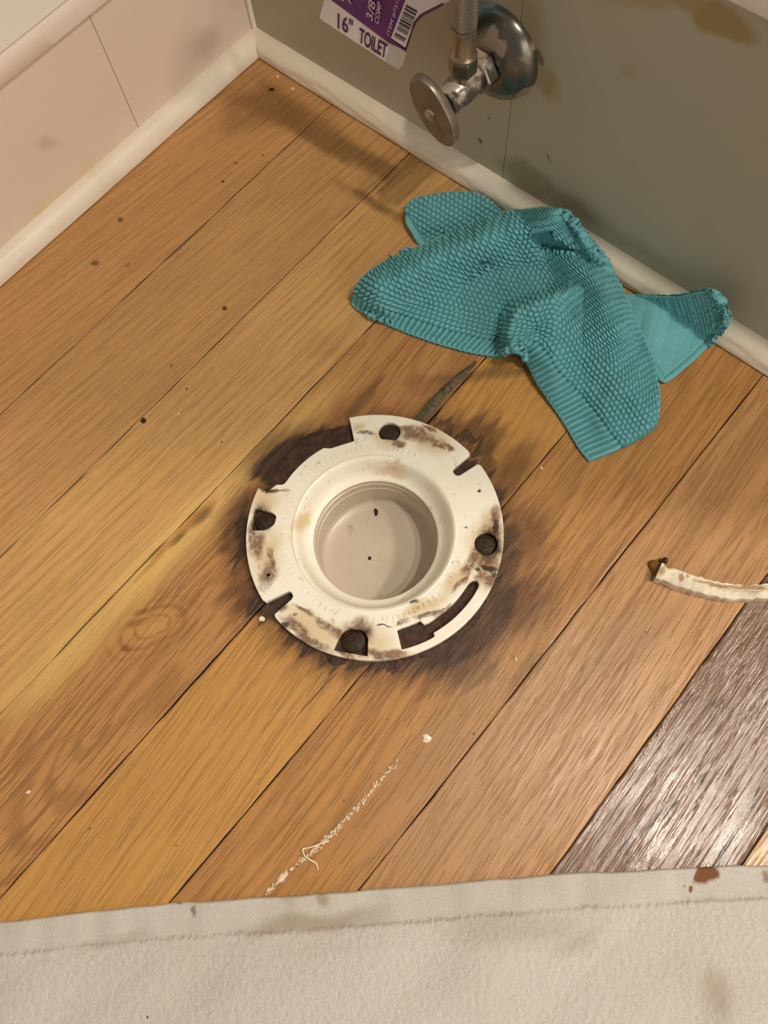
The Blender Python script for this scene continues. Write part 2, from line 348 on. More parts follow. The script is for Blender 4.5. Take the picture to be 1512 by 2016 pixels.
# ------------------------------------------------------------------ structure
XW = .389; YW = .5145               # faces of the right and the left wall
def build_floor():
    seams = [YW+.004]+SEAMS[1:]
    tones = [lin(198,143,82), lin(196,143,84), lin(198,146,84), lin(204,148,78), lin(186,130,70), lin(204,150,76), lin(192,134,72), lin(186,136,82), lin(122,88,64), lin(200,150,100), lin(180,130,80), lin(186,136,82)]
    figs = [.05, .05, .12, .9, .10, .5, .42, .35, .8, .2, .3, .3]
    figs = [.05,.06,.12,1.,.12,.55,.45,.95,.3,.3,.3]
    tones = [lin(208,156,96), lin(208,158,100), lin(218,170,106), lin(196,142,84), lin(208,154,82), lin(194,140,78), lin(196,146,92), lin(122,92,72), lin(208,164,118), lin(186,140,94), lin(190,144,96)]
    shr = [.10,.06,.03,-.05,-.10,-.05,-.06,-.02,.05,0,0]
    gl = [.1,.1,.2,.2,.2,.3,.45,1.,.6,.3,.3]
    wid = [0,.0005,.0004,.0004,.0008,.0006,.0004,.0003,.0006,.0005,.0005,.0005]
    xs = np.arange(-.50, .70, .003)
    ys = []; zs = []; pid = []; gp = []
    allv = []; 
    rows = []
    for i in range(len(seams)-1):
        y0, y1 = seams[i], seams[i+1]; a, b = wid[i]/2, wid[i+1]/2
        for (off, side, z, g) in [(0,0,-.0030,1.), (a,0,-.0024,1.), (a+.0001,0,-.0004,.7), (a+.0003,0,0,.2), (a+.0016,0,0,0.), (b+.0016,1,0,0.), (b+.0003,1,0,.2), (b+.0001,1,-.0004,.7), (b,1,-.0024,1.), (0,1,-.0030,1.)]:
            rows.append((i, y0-off if side == 0 else y1+off, z, g, i+side))
            if side == 0 and off == a+.0016:
                for q in np.linspace(y0-off, y1+b+.0016, 28)[1:-1]: rows.append((i, q, 0, 0., i))
    P = np.zeros((len(rows), len(xs), 3)); A = {k: np.zeros((len(rows), len(xs))) for k in ('plank_id','figure','shear','gap','gloss')}; T = np.zeros((len(rows), len(xs), 4))
    wob = [vnoise(xs*30, xs*0+k*3.1, 5)*.00035+vnoise(xs*150, xs*0+k*7.7, 6)*.00018 for k in range(len(seams))]
    gw = [np.clip(.75+.5*vnoise(xs*60, xs*0+k*2.3, 9), .15, 1.2) for k in range(len(seams))]
    for r, (i, y, z, g, si) in enumerate(rows):
        off = (y-seams[si])
        P[r,:,0] = xs; P[r,:,1] = seams[si]+(off*(gw[si] if abs(off) < .0025 else 1))+wob[si]; P[r,:,2] = z
        A['plank_id'][r] = i*1.37+.2; A['figure'][r] = figs[i]; A['shear'][r] = shr[i]; A['gap'][r] = g*np.clip(gw[si]+.2, .3, 1); A['gloss'][r] = gl[i]; T[r] = tones[i]
    mx = (P[:-1,:-1]+P[1:,1:])/2; keep = np.hypot(mx[...,0]-FC[0], mx[...,1]-FC[1]) > .0605
    o = fast_grid('floor', P, None, keep=keep)
    me = o.data
    for k, a in A.items():
        at_ = me.attributes.new(k, 'FLOAT', 'POINT'); at_.data.foreach_set('value', a.reshape(-1).astype(np.float32))
    c = me.attributes.new('tone', 'FLOAT_COLOR', 'POINT'); c.data.foreach_set('color', T.reshape(-1).astype(np.float32))
    me.materials.append(mat_floor())
    o['kind'] = 'structure'
    return o
floor = build_floor()

def box_vf(x0,x1,y0,y1,z0,z1):
    v = [(x,y,z) for x in (x0,x1) for y in (y0,y1) for z in (z0,z1)]
    return v, [(0,1,3,2),(4,6,7,5),(0,4,5,1),(2,3,7,6),(0,2,6,4),(1,5,7,3)]
def sweep(name, prof, a, b, mat, side, nseg=160, wob=.0003, seed=1, kind='structure', miter=None):
    # prof: list of (distance from wall, height); side 'L' runs along x on the left wall, 'R' along y on the right wall
    n = len(prof); s = np.linspace(a, b, nseg); P = np.zeros((nseg, n, 3))
    for j, (d, z) in enumerate(prof):
        w = vnoise(s*40, s*0+j*.7, seed)*wob
        if side == 'L':
            P[:,j] = np.stack([np.minimum(s, XW-d) if miter else s, YW-d+w*(d > .001), z+w*0+np.zeros(nseg)], -1)
        else:
            P[:,j] = np.stack([XW-d+w*(d > .001), np.minimum(s, YW-d) if miter else s, z+np.zeros(nseg)], -1)
    if side == 'L': P = P[:, ::-1]
    o = fast_grid(name, P, mat); o.data.set_sharp_from_angle(angle=math.radians(40)); o['kind'] = kind; return o

pw = paint('shoe_paint', lin(244,234,216), rough=.42, soil=lin(206,186,150), amt=.3, sc=14)
pl = paint('left_board_paint', lin(232,214,200), [([(.13,.012,.10,.010,0,.9,.5),(-.05,.016,.2,.008,0,.9,.6)], lin(214,190,120)), ([(.17,.06,.010,.006,.8,.8,.25),(.335,.04,.014,.010,0,.9,.3)], lin(130,116,108))], soil=lin(222,202,184), rough=.45)
def wb(px, py, rpx, rpy, ang, soft, st_):
    p = atx(px, py, XW); q = atx(px+math.cos(ang)*10, py+math.sin(ang)*10, XW)-p; w_ = atx(px-math.sin(ang)*10, py+math.cos(ang)*10, XW)-p
    return (p[1], p[2], rpx*np.linalg.norm(q)/10, rpy*np.linalg.norm(w_)/10, math.atan2(q[2], q[1]), soft, st_)
pr = paint('right_wall_paint', lin(184,178,160), [
    ([wb(1430,45,70,36,.35,.25,.75), wb(1360,10,60,20,.3,.5,.6), wb(1300,8,100,14,0,.8,.4), wb(1075,165,26,24,.3,.6,.6), wb(1050,60,26,60,0,.7,.45), wb(1090,190,20,14,0,.6,.4), wb(1240,140,26,16,.0,.7,.3)], lin(158,128,62)),
    ([wb(1040,350,50,22,.3,.4,.6), wb(1120,400,70,16,.6,.6,.5), wb(1260,490,60,14,.6,.8,.35)], lin(128,124,84)),
    ([wb(1066,118,8,16,.1,.4,.75), wb(998,180,16,4,.1,.4,.75)], lin(110,68,38)), ([wb(953,280,2.5,5,0,.4,.8), wb(972,228,2,3,0,.4,.6), wb(1078,308,2,5,0,.4,.6)], lin(60,54,44))],
    soil=lin(176,164,136), rough=.5, plane=(1,2), amt=.35)
cream = paint('cream_paint', lin(246,240,228), rough=.4, soil=lin(232,222,204))
grey = paint('grey_green_paint', lin(150,162,152), rough=.5)

tw = .004
def wall_panels():
    # left wall: one board below the moulding with a butt joint, a cream band above, grey-green wall on top
    v = []; f = []
    def add(b):
        nonlocal v, f
        k = len(v); v += b[0]; f += [tuple(i+k for i in q) for q in b[1]]
    return v, f
# joints between the lower boards are real gaps (0.4 mm)
def board(name, boxes, mat, kind='structure', bev=.0006):
    v = []; f = []
    for b in boxes:
        a, c = box_vf(*b); k = len(v); v += a; f += [tuple(i+k for i in q) for q in c]
    o = mesh(name, v, f, mat, None, False)
    if bev:
        md = o.modifiers.new('bevel', 'BEVEL'); md.width = bev; md.segments = 2
    o['kind'] = kind; return o
SL = .2478
board('wall_left', [(-.60, SL-.0002, YW, YW+.02, -.004, .1187), (SL+.0002, XW-.0045, YW, YW+.02, -.004, .1187), (-.60, XW+.02, YW+.004, YW+.03, -.004, 2.3)], pl)
board('trim_1', [(XW-.0040, XW, YW-.003, YW+.006, -.0, .25)], cream, bev=.001)     # narrow bead in the corner
sweep('trim_2', [(0,.1195),(.0022,.1195),(.0028,.1202),(.0028,.1300),(.0022,.1310),(.001,.1340),(.0,.1348),(-.002,.1352)], -.6, XW, pl, 'L', wob=.0001)
board('trim_3', [(-.60, XW, YW+.0005, YW+.02, .1356, .1680)], cream, bev=.0008)
board('wall_left_upper', [(-.60, XW, YW+.0020, YW+.02, .1682, 2.3)], grey, bev=0)
SR = .2461
board('wall_right', [(XW, XW+.02, SR+.0002, YW+.02, -.004, 2.3), (XW, XW+.02, -.24, SR-.0002, -.004, 2.3)], pr, bev=.0003)
sweep('trim_4', [(0,.2235),(.006,.2245),(.008,.228),(.008,.246),(.006,.250),(0,.252)], -.24, .145, cream, 'R', wob=.0001)
# shoe moulding (quarter round) at the foot of both walls
def qr(d, h, n=12):
    p = [(d-.004, .0012), (d, .0014), (d, .003)]
    p += [(d*math.cos(t)**.9 if t < PI/2-.01 else 0, .003+(h-.003)*math.sin(t)) for t in np.linspace(.12, PI/2, n)]
    return p+[(-.001, h)]
sweep('baseboard_left', qr(.0130,.0165), -.6, XW+.001, pw, 'L', wob=.0003, seed=2, miter=True, nseg=260)
sweep('baseboard_right', qr(.0140,.0160), -.24, YW+.001, pw, 'R', wob=.0006, seed=3, miter=True, nseg=420)

# ------------------------------------------------------------------ closet flange
def polar(lst): return [(FC[0]+r*math.cos(math.radians(a)), FC[1]+r*math.sin(math.radians(a))) for a, r in lst]
def arcp(a0, a1, r, n=40): return [(a, r) for a in np.linspace(a0, a1, n)]
def build_flange():
    RO = .0878
    out = []
    out += arcp(-5, 52.2, RO, 40)[3:]
    out[0:0] = []
    seq = []
    # counter-clockwise outline, angle from -8 (after the north-east slot) round to -18
    seq += arcp(-8.9, 52.3, RO, 60)
    seq += [(52.3, .0690), (66.6, .0694), (68.3, .0706)] + arcp(70, 99.5, .0722, 20) + [(101.5, .0732), (103, .0770), (107.5, .0800)]
    seq += arcp(108.2, 162.7, RO, 50)
    seq += [(164.3, .0867), (166.0, .0716), (166.6, .0699), (168.3, .0692), (170.2, .0700), (170.9, .0718), (171.2, .0867)]
    seq += arcp(172.6, 342.4, RO, 150)
    seq += [(343.8, .0866), (343.9, .0716), (344.6, .0697), (346.6, .0690), (348.5, .0697), (349.3, .0714), (349.6, .0866), (350.6, .0876)]
    loops = [polar(seq)]
    loops.append(polar(arcp(0, 357, .0552, 120)))
    def circ(a, r, rad, n=28, sq=0):
        c = polar([(a, r)])[0]; L = []
        for k in range(n):
            t = 2*PI*k/n; L.append((c[0]+rad*math.cos(t), c[1]+rad*math.sin(t)))
        return L
    loops.append(circ(32.0, .0746, .0077))
    loops.append(polar([(118.4,.0850),(118.2,.0745),(119.0,.0708),(120.8,.0684),(123.2,.0682),(126,.0697),(128.0,.0726),(128.9,.0760),(129.0,.0850)]))
    loops.append(circ(-57.4, .0762, .0078))
    loops.append(polar([(-157.4,.0850),(-157,.0765),(-155.5,.0715),(-152.5,.0684),(-148.5,.0678),(-144.5,.0695),(-142.3,.0735),(-142.2,.0850)]))
    loops.append(polar([(-79.6,.0735),(-78,.0748),(-77.2,.0772),(-78.2,.0794),(-80.6,.0801)] + arcp(-84,-110.5,.0803,16) + [(-111,.0827)] + arcp(-113,-126.8,.0829,8) + [(-126.9,.0697)] + arcp(-124,-113.5,.0692,6) + [(-112.5,.0727)] + arcp(-110,-84,.0731,14)))
    loops.append(circ(-28.5, .0776, .0013, 12)); loops.append(circ(153.0, .0772, .0013, 12))
    cu = bpy.data.curves.new('c', 'CURVE'); cu.dimensions = '2D'; cu.fill_mode = 'BOTH'; cu.extrude = .0022; cu.bevel_depth = .0006; cu.bevel_resolution = 2; cu.offset = -.0006
    for L in loops:
        sp = cu.splines.new('POLY'); sp.points.add(len(L)-1); sp.use_cyclic_u = True
        for p, q in zip(sp.points, L): p.co = (q[0]-FC[0], q[1]-FC[1], 0, 1)
    tmp = bpy.data.objects.new('c', cu); COL.objects.link(tmp)
    dg = bpy.context.evaluated_depsgraph_get(); me = bpy.data.meshes.new_from_object(tmp.evaluated_get(dg), depsgraph=dg)
    bpy.data.objects.remove(tmp)
    me.transform(Matrix.Translation((FC[0], FC[1], .0032)))
    root = empty('closet_flange', (FC[0], FC[1], 0))
    tag(root, 'round white plastic closet flange with brown wax stains set in wood floor', 'toilet flange')
    pvc = mat_pvc()
    me.name = 'ring'; o = link('ring', me, pvc, None, True); me.set_sharp_from_angle(angle=math.radians(30)); child(o, root)
    # inner hub and pipe: one turned profile, two parts
    inner = [(.0553,.0059),(.0546,.0058),(.0535,.0048),(.0522,.0015),(.0505,-.004),(.0485,-.009),(.0452,-.0110),(.0440,-.0114),(.0436,-.0122)]
    hub = lathe('hub', [(.0575,.0005),(.0575,.0055)][::-1][:0]+inner, (FC[0],FC[1],0), (0,0,1), pvc, None, 96, False, 60); child(hub, root)
    pm = mat_pipe()
    pp = lathe('pipe', [(.0436,-.0120),(.0437,-.0160),(.0428,-.0163),(.0428,-.0235),(.0422,-.0238),(.0425,-.0450),(.0420,-.0472),(.0400,-.0486),(.030,-.0490),(.0002,-.0492)], (FC[0],FC[1],0), (0,0,1), pm, None, 96, False, 50); child(pp, root)
    # raised rim lines and moulded, worn-away lettering ticks
    v = []; f = []
    def addring(r, h, w, a0=0, a1=360, n=140):
        k = len(v); A = np.radians(np.linspace(a0, a1, n))
        for t in A:
            for rr, z in ((r-w, .0058), (r, .0058+h), (r+w, .0058)): v.append((FC[0]+rr*math.cos(t), FC[1]+rr*math.sin(t), z))
        for i in range(n-1):
            for j in range(2): f.append((k+i*3+j, k+i*3+j+1, k+i*3+4+j, k+i*3+3+j))
    addring(.0556, .0006, .0012); addring(.0678, .00035, .0007, 110, 408)
    rr = random.Random(3)
    for (a0, a1) in [(12,58),(66,112),(118,160),(172,196),(-150,-96),(-86,-64)]:
        a = a0
        while a < a1:
            t = math.radians(a); k = len(v)
            for st in range(rr.choice((1,2,2,3))):
                ta = t+st*.010; r0 = .0598+rr.uniform(0,.001); r1 = .0646-rr.uniform(0,.002); dt = .0035; ts = rr.uniform(-.014,.014)
                k = len(v)
                for (q, r_) in ((ta-dt, r0), (ta+dt, r0), (ta+dt+ts, r1), (ta-dt+ts, r1)): v.append((FC[0]+r_*math.cos(q), FC[1]+r_*math.sin(q), .0059))
                for (q, r_) in ((ta-dt*.4, r0), (ta+dt*.4, r0), (ta+dt*.4+ts, r1), (ta-dt*.4+ts, r1)): v.append((FC[0]+r_*math.cos(q), FC[1]+r_*math.sin(q), .00645))
                f += [(k+4,k+5,k+6,k+7)]+[(k+i, k+(i+1)%4, k+4+(i+1)%4, k+4+i) for i in range(4)]
            a += rr.uniform(2.6, 4.2)
    emb = mesh('embossing', v, f, pvc, None, True, 30); child(emb, root)
    rust = N('rusty_dark_iron', rough=.55, metal=.3); vv = rust.coord()
    rust.color(rust.mix(rust.mapr(rust.noise(vv, (1,1,1), 350, 4, .6), .4, .7, 0, 1), lin(46,35,24), lin(76,58,38))); rust.bump(rust.noise(vv, (1,.15,1), 900, 3), .0012, 1)
    for a, r, rad in [(32.0,.0746,.0072),(123.6,.0757,.0070),(-57.4,.0762,.0072),(-149.5,.0755,.0078)]:
        p = polar([(a, r)])[0]
        s = lathe('screw_head', [(rad*.98,.0006),(rad,.0022),(rad*.9,.0029),(rad*.4,.0034),(.0002,.0035)], (p[0],p[1],0), (0,0,1), rust.m, None, 28, False, 50); child(s, root)
    return root
build_flange()

# wax and dirt around and under the flange
def build_wax():
    m = N('dark_wax_and_dirt', rough=.32, spec=.6); v = m.coord(); n = m.noise(v, (1,1,1), 160, 4, .65)
    m.color(m.mix(m.mapr(n, .35, .7, 0, 1), lin(34,20,12), lin(92,54,28))); m.bump(m.noise(v, (1,1,1), 420, 4, .7), .0016, 1)
    A = np.linspace(0, 2*PI, 420); Rr = np.linspace(.0580, .1040, 46)
    AA, RR = np.meshgrid(A, Rr, indexing='ij'); deg = np.degrees(AA)
    X = FC[0]+RR*np.cos(AA); Y = FC[1]+RR*np.sin(AA)
    nz = vnoise(X*260, Y*260, 1)*.5+vnoise(X*620, Y*620, 2)*.35+vnoise(X*1300, Y*1300, 3)*.25
    def lobe(c, w, r0, r1):
        d = np.abs((deg-c+180) % 360-180); lo = vnoise(X*90, Y*90, 12)*.004
        return np.clip((w-d)/7+.0, 0, 1)*np.clip((r1+lo-RR)/.003, 0, 1)*np.clip((RR-r0)/.003+1, 0, 1)
    mask = np.clip((.0868-RR)/.002, 0, 1)*.9
    mask = np.maximum(mask, lobe(80, 31, .066, .0905)); mask = np.maximum(mask, lobe(-125, 45, .066, .0925)); mask = np.maximum(mask, lobe(172, 12, .066, .093)*.8)
    mask = np.maximum(mask, lobe(-85, 20, .066, .095)*.7)
    ind = np.where(RR < .0868, 1, 1.0)
    Z = -.0028+mask*(.0036+nz*.0016); Z = np.where(RR < .0885, np.minimum(Z, np.where((deg > 53) & (deg < 107.5) & (RR > .0725), .02, .0001)), Z)
    Z[-1] = Z[0]; o = fast_grid('wax_residue', np.stack([X, Y, Z], -1), m.m)
    tag(o, 'dark brown wax and dirt caked around and under the flange', 'wax residue', kind='stuff')
build_wax()

# ------------------------------------------------------------------ shut-off valve
ch = chrome(); sh = chrome_shield(); st = steel()
YC, ZC = .2604, .1212
valve = empty('shutoff_valve', (XW, YC, ZC)); tag(valve, 'chrome shut-off valve with oval handle on the right wall', 'valve')
child(lathe('escutcheon', [(.0320,-.001),(.0322,.001),(.0312,.0040),(.0285,.0085),(.0235,.0125),(.0170,.0150),(.0120,.0160),(.0105,.0150)], (XW,YC,ZC), (-1,0,0), sh, None, 72, False, 60), valve)
child(lathe('stub_pipe', [(.0085,0),(.0085,.030)], (XW,YC,ZC), (-1,0,0), ch, None, 32), valve)
v, f = lathe_vf([(.0125,.016),(.0138,.0172),(.0138,.0258),(.0125,.027)], (XW,YC,ZC), (-1,0,0), 6)
o = mesh('compression_nut', v, f, ch, None, False); md = o.modifiers.new('b', 'BEVEL'); md.width = .0012; md.segments = 3; child(o, valve)
child(lathe('valve_body', [(.0080,.0265),(.0100,.0275),(.0105,.0300),(.0108,.040),(.0102,.047),(.0086,.049),(.0086,.0515),(.0098,.052),(.0098,.0575),(.0070,.0585),(.0050,.0590),(.0050,.064)], (XW,YC,ZC), (-1,0,0), ch, None, 40, True, 40), valve)
OX = XW-.0385
child(lathe('outlet', [(.0085,.000),(.0085,.010),(.0078,.0125),(.0070,.013),(.0070,.018)], (OX,YC,ZC), (0,0,1), ch, None, 32, True, 40), valve)
def build_handle():
    n = 72; A = np.linspace(0, 2*PI, n, endpoint=False); ax = np.array([0,.634,.773]); bx = np.array([0,-.773,.634])
    prof = [(0,.3),(0,.75),(0,.97),(.0006,1.),(.0044,1.01),(.0054,1.00),(.0062,.96),(.0063,.70),(.0050,.62),(.0050,.30)]
    c0 = np.array([.3196, .2606, .1236]); v = []; f = []
    for d, s in prof:
        for t in A:
            ripple = 1+.0*math.cos(8*t)
            v.append(c0+np.array([d,0,0])+s*ripple*(.0240*math.cos(t)*ax+.0136*math.sin(t)*bx))
    m = len(prof)
    for i in range(m-1):
        for k in range(n): f.append((i*n+k, i*n+(k+1)%n, (i+1)*n+(k+1)%n, (i+1)*n+k))
    f.append(tuple(range(n))[::-1]); f.append(tuple(range((m-1)*n, m*n)))
    hm = N('brushed_handle', rough=.3, metal=.4); vv = hm.coord(); hm.color(hm.mix(hm.mapr(hm.noise(vv, (1,1,1), 90, 4), .4, .7, 0, 1), lin(132,122,108), lin(104,98,86)))
    hm.rough(hm.mapr(hm.noise(vv, (1,1,1), 200, 4), .3, .7, .25, .45))
    h = mesh('handle', v, f, hm.m, None, True, 40); child(h, valve)
    s = lathe('handle_screw', [(.0042,.0),(.0040,.0008),(.0026,.0012),(.0022,.0004),(.0002,.0002)], c0+np.array([.0002,0.0015,-.002]), (-1,0,0), ch, None, 24, False, 40)
    s.parent = h
    child(lathe('stem', [(.0040,0),(.0040,.012)], (.3335,YC,ZC), (-1,0,0), ch, None, 20), valve)
build_handle()

# supply hose rising from the valve
hose = empty('supply_hose', (OX, YC, ZC+.014)); tag(hose, 'braided steel water supply hose rising from the valve', 'hose')
o = None
v, f = lathe_vf([(.0082,.012),(.0094,.0130),(.0094,.0225),(.0086,.0235)], (OX,YC,ZC), (0,0,1), 6, True, .5)
o = mesh('coupling_nut', v, f, steel('nut_steel', (120,116,100), .3), None, False); md = o.modifiers.new('b', 'BEVEL'); md.width = .0010; md.segments = 3; child(o, hose)
child(lathe('ferrule', [(.0072,.0225),(.0086,.0235),(.0088,.0250),(.0080,.0262),(.0074,.028),(.0074,.0420),(.0078,.0440),(.0080,.0450)], (OX,YC,ZC), (0,0,1), steel('ferrule_steel', (164,146,124), .35), None, 36, False, 40), hose)
pth = resample([(OX,YC,ZC+.042),(OX,YC,ZC+.075),(OX-.001,YC+.006,ZC+.12),(OX-.004,YC+.022,ZC+.18),(OX-.014,YC+.024,ZC+.215)], 220)
v, f = tube_vf(pth, .0077, 40)
bm_ = N('braided_steel', rough=.4, metal=.8); vv = bm_.coord()
br = bm_.n('ShaderNodeTexWave'); bm_.lk(bm_.scale(vv, (1,1,1), (0,.9,.5)), br.inputs[0]); br.inputs['Scale'].default_value = 260
br2 = bm_.n('ShaderNodeTexWave'); bm_.lk(bm_.scale(vv, (1,1,1), (0,-.9,.5)), br2.inputs[0]); br2.inputs['Scale'].default_value = 260
bb = bm_.math('MAXIMUM', br.outputs['Fac'], br2.outputs['Fac']); bm_.color(bm_.mix(bb, lin(96,88,78), lin(176,164,148))); bm_.bump(bb, .0008, .8)
child(mesh('braided_tube', v, f, bm_.m), hose)
hn = N('grey_nylon', rough=.45, col=lin(150,146,138)).m; top = np.array([OX-.014, YC+.024, ZC+.213]); tv = pth[-1]-pth[-4]
child(lathe('end_nut', [(.0090,0),(.0150,.001),(.0165,.004),(.0165,.019),(.0155,.021),(.0100,.0212)], top, tv, hn, None, 12, True, 30), hose)
for sgn in (-1, 1):
    b = top+tv/np.linalg.norm(tv)*.010; v, f = box_vf(-.006,.006,-.0015,.0015,-.008,.008)
    child(mesh('nut_wing', [(b[0]+sgn*.019+q[0], b[1]+q[1], b[2]+q[2]) for q in v], f, hn, None, False), hose)

# ------------------------------------------------------------------ hang tag on the hose
def build_tag():
    ud = np.array([.0, -1., -.045]); ud /= np.linalg.norm(ud)
    vd = np.array([.20, .05, .97]); vd = vd-ud*(vd@ud); vd /= np.linalg.norm(vd); nd = np.cross(ud, vd)   # nd points to -x
    if nd[0] > 0: nd = -nd
    P0 = atx(630, 34, .336)
    def uv(px, py):
        d = ray(px, py); t = ((P0-np.array([0,0,H]))@nd)/(d@nd); p = np.array([0,0,H])+d*t; q = p-P0; return q@ud, q@vd
    def P(u, w, h=0): return P0+ud*u+vd*w+nd*h
    z5 = lambda a, b: uv(600+a/5.04, b/5.04)
    root = empty('hang_tag', tuple(P0)); tag(root, 'purple and white paper hang tag reading 16" TOILET on the hose', 'tag')
    def poly(name, pts, mat, h, th=.00025, par=None):
        k = len(pts); v = [P(a, b, h) for a, b in pts]+[P(a, b, h-th) for a, b in pts]
        f = [tuple(range(k)), tuple(range(2*k-1, k-1, -1))]+[(i, i+k, (i+1)%k+k, (i+1)%k) for i in range(k)]
        o = mesh(name, v, f, mat, None, False); child(o, root); return o
    white = N('tag_white', rough=.35, col=lin(238,226,226)).m; pur = N('tag_purple', rough=.3, col=lin(92,14,104)).m; ink = N('purple_ink', rough=.4, col=lin(62,12,72)).m
    pale = N('pale_print', rough=.4, col=lin(196,176,196)).m; black = N('black_ink', rough=.5, col=lin(44,38,48)).m; dull = N('dull_white', rough=.35, col=lin(214,204,208)).m
    c = z5(147, 170); tl = z5(200, -10); up = .075
    bot = [z5(147,170), z5(175,200), z5(320,290), z5(800,610)]
    # white strip card
    strip = [z5(147,170), z5(160,190), z5(190,212), z5(800,612), z5(852,450), z5(262,-4), z5(195,-4)]
    poly('white_strip', strip, white, .0000)
    # purple panel, continues above the frame
    a, b, d = z5(262,-4), z5(852,450)[0:2], None
    e1 = z5(262, -4); e2 = z5(1012, 500); e3 = z5(1075, 300); e4 = z5(1110, 215); e5 = z5(1180,140); e6 = z5(1290,85); e7 = z5(1385,30)
    dirn = np.array(e2)-np.array(z5(262,-4)); 
    topv = e7[1]+.07
    poly('purple_panel', [z5(195,-4), z5(262,-4), z5(560,215), z5(852,430), e2, e3, e4, e5, e6, e7, (e7[0], topv), (tl[0]+.003, topv+.01)], pur, .0004)
    # barcode patch (white) with bars
    b0, b1, b2 = z5(870,372), z5(1000,462), z5(1080,180)
    poly('barcode_patch', [z5(862,372), z5(1004,468), z5(1062,300), z5(1085,215), z5(1150,140), z5(1270,75), z5(1375,20), (e7[0]-.002, topv-.01), z5(1010,-10)], dull, .0008)
    v = []; f = []
    q0 = np.array(z5(895,352)); q1 = np.array(z5(1000,412)); up_ = np.array(z5(1010,60))-q0; L = np.linalg.norm(up_); up_ /= L; rt = q1-q0
    t = 0; rr = random.Random(8)
    while t < L*1.05:
        w = rr.choice((.0004,.0006,.0010,.0014)); sc = 1.0 if not .14 < t/L < .22 else 0
        if sc:
            k = len(v)
            for (x, y) in ((0, t), (1, t), (1, t+w), (0, t+w)): p = q0+rt*x+up_*y; v.append(P(p[0], p[1], .00105))
            f.append((k, k+1, k+2, k+3))
        t += w+rr.choice((.0005,.0008,.0012))
    o = mesh('barcode', v, f, black, None, False); child(o, root)
    # thin purple border on the lower right edge
    def line(pts, w, mat, h, name):
        pts = [np.array(p) for p in pts]; v = []; f = []
        for i, p in enumerate(pts):
            dd = pts[min(i+1, len(pts)-1)]-pts[max(i-1, 0)]; dd /= np.linalg.norm(dd); nn = np.array([-dd[1], dd[0]])*w/2
            v += [P(*(p+nn), h), P(*(p-nn), h)]
        f = [(2*i, 2*i+1, 2*i+3, 2*i+2) for i in range(len(pts)-1)]
        o = mesh(name, v, f, mat, None, False); child(o, root)
    line([z5(852,380), e2, e3, e4, e5, e6, e7], .0014, N('border_purple', rough=.35, col=lin(78,24,84)).m, .0011, 'border')
    def text(s, p0, p1, hgt, mat, h, name, sx=None, bold=.0, shear=0):
        p0 = np.array(p0); p1 = np.array(p1); d = p1-p0; L = np.linalg.norm(d); d /= L; n_ = np.array([-d[1], d[0]])
        cu = bpy.data.curves.new('t', 'FONT'); cu.body = s; cu.size = 1; cu.offset = bold; cu.shear = shear
        tmp = bpy.data.objects.new('t', cu); COL.objects.link(tmp); dg = bpy.context.evaluated_depsgraph_get()
        me = bpy.data.meshes.new_from_object(tmp.evaluated_get(dg), depsgraph=dg); bpy.data.objects.remove(tmp)
        co = np.array([x.co for x in me.vertices]); mn = co.min(0); mx = co.max(0)
        for x in me.vertices:
            a = (x.co[0]-mn[0])/(mx[0]-mn[0])*L; b = (x.co[1]-0)/.70*hgt
            q = p0+d*a+n_*b; x.co = Vector(P(q[0], q[1], h))
        o = link(name, me, mat, None, False); child(o, root)
    hh = abs(np.linalg.norm(np.array(z5(350,125))-np.array(z5(340,270))))
    text('16"', z5(332,275), z5(480,368-15), hh, ink, .0006, 'lettering', bold=.012)
    text('TOILET', z5(540,412), z5(812,578), hh*.98, ink, .0006, 'lettering', bold=.022)
    wd = np.linalg.norm(np.array(z5(695,205))-np.array(z5(630,150)))
    text('3/8', z5(680,208), z5(715,25), wd*.95, pale, .0012, 'lettering', bold=.02)
    text('COMP', z5(742,238), z5(778,30), wd*.62, pale, .0012, 'lettering', bold=.02)
    text('ITEM #7516', z5(850,352), z5(962,-30), wd*.42, pale, .0012, 'lettering', bold=.01)
    text('A', z5(375,0), z5(478,30), wd*.9, pale, .0012, 'lettering', bold=.02)
    # clear plastic sleeve corner below the barcode
    pm = N('clear_sleeve', rough=.18, col=(1,1,1,1)); pm.b.inputs['Transmission Weight'].default_value = .6; pm.b.inputs['IOR'].default_value = 1.15; pm.b.inputs['Base Color'].default_value = lin(244,240,240)
    poly('clear_sleeve', [z5(800,612), z5(935,690), z5(975,640), z5(1010,505), z5(852,430)], pm.m, .0002, .0002)
    # the strap that holds it to the hose
    poly('strap', [z5(1290,85), z5(1385,35), z5(1440,10), z5(1450,-30), z5(1380,-30), z5(1300,20)], dull, .0007, .0006)
build_tag()

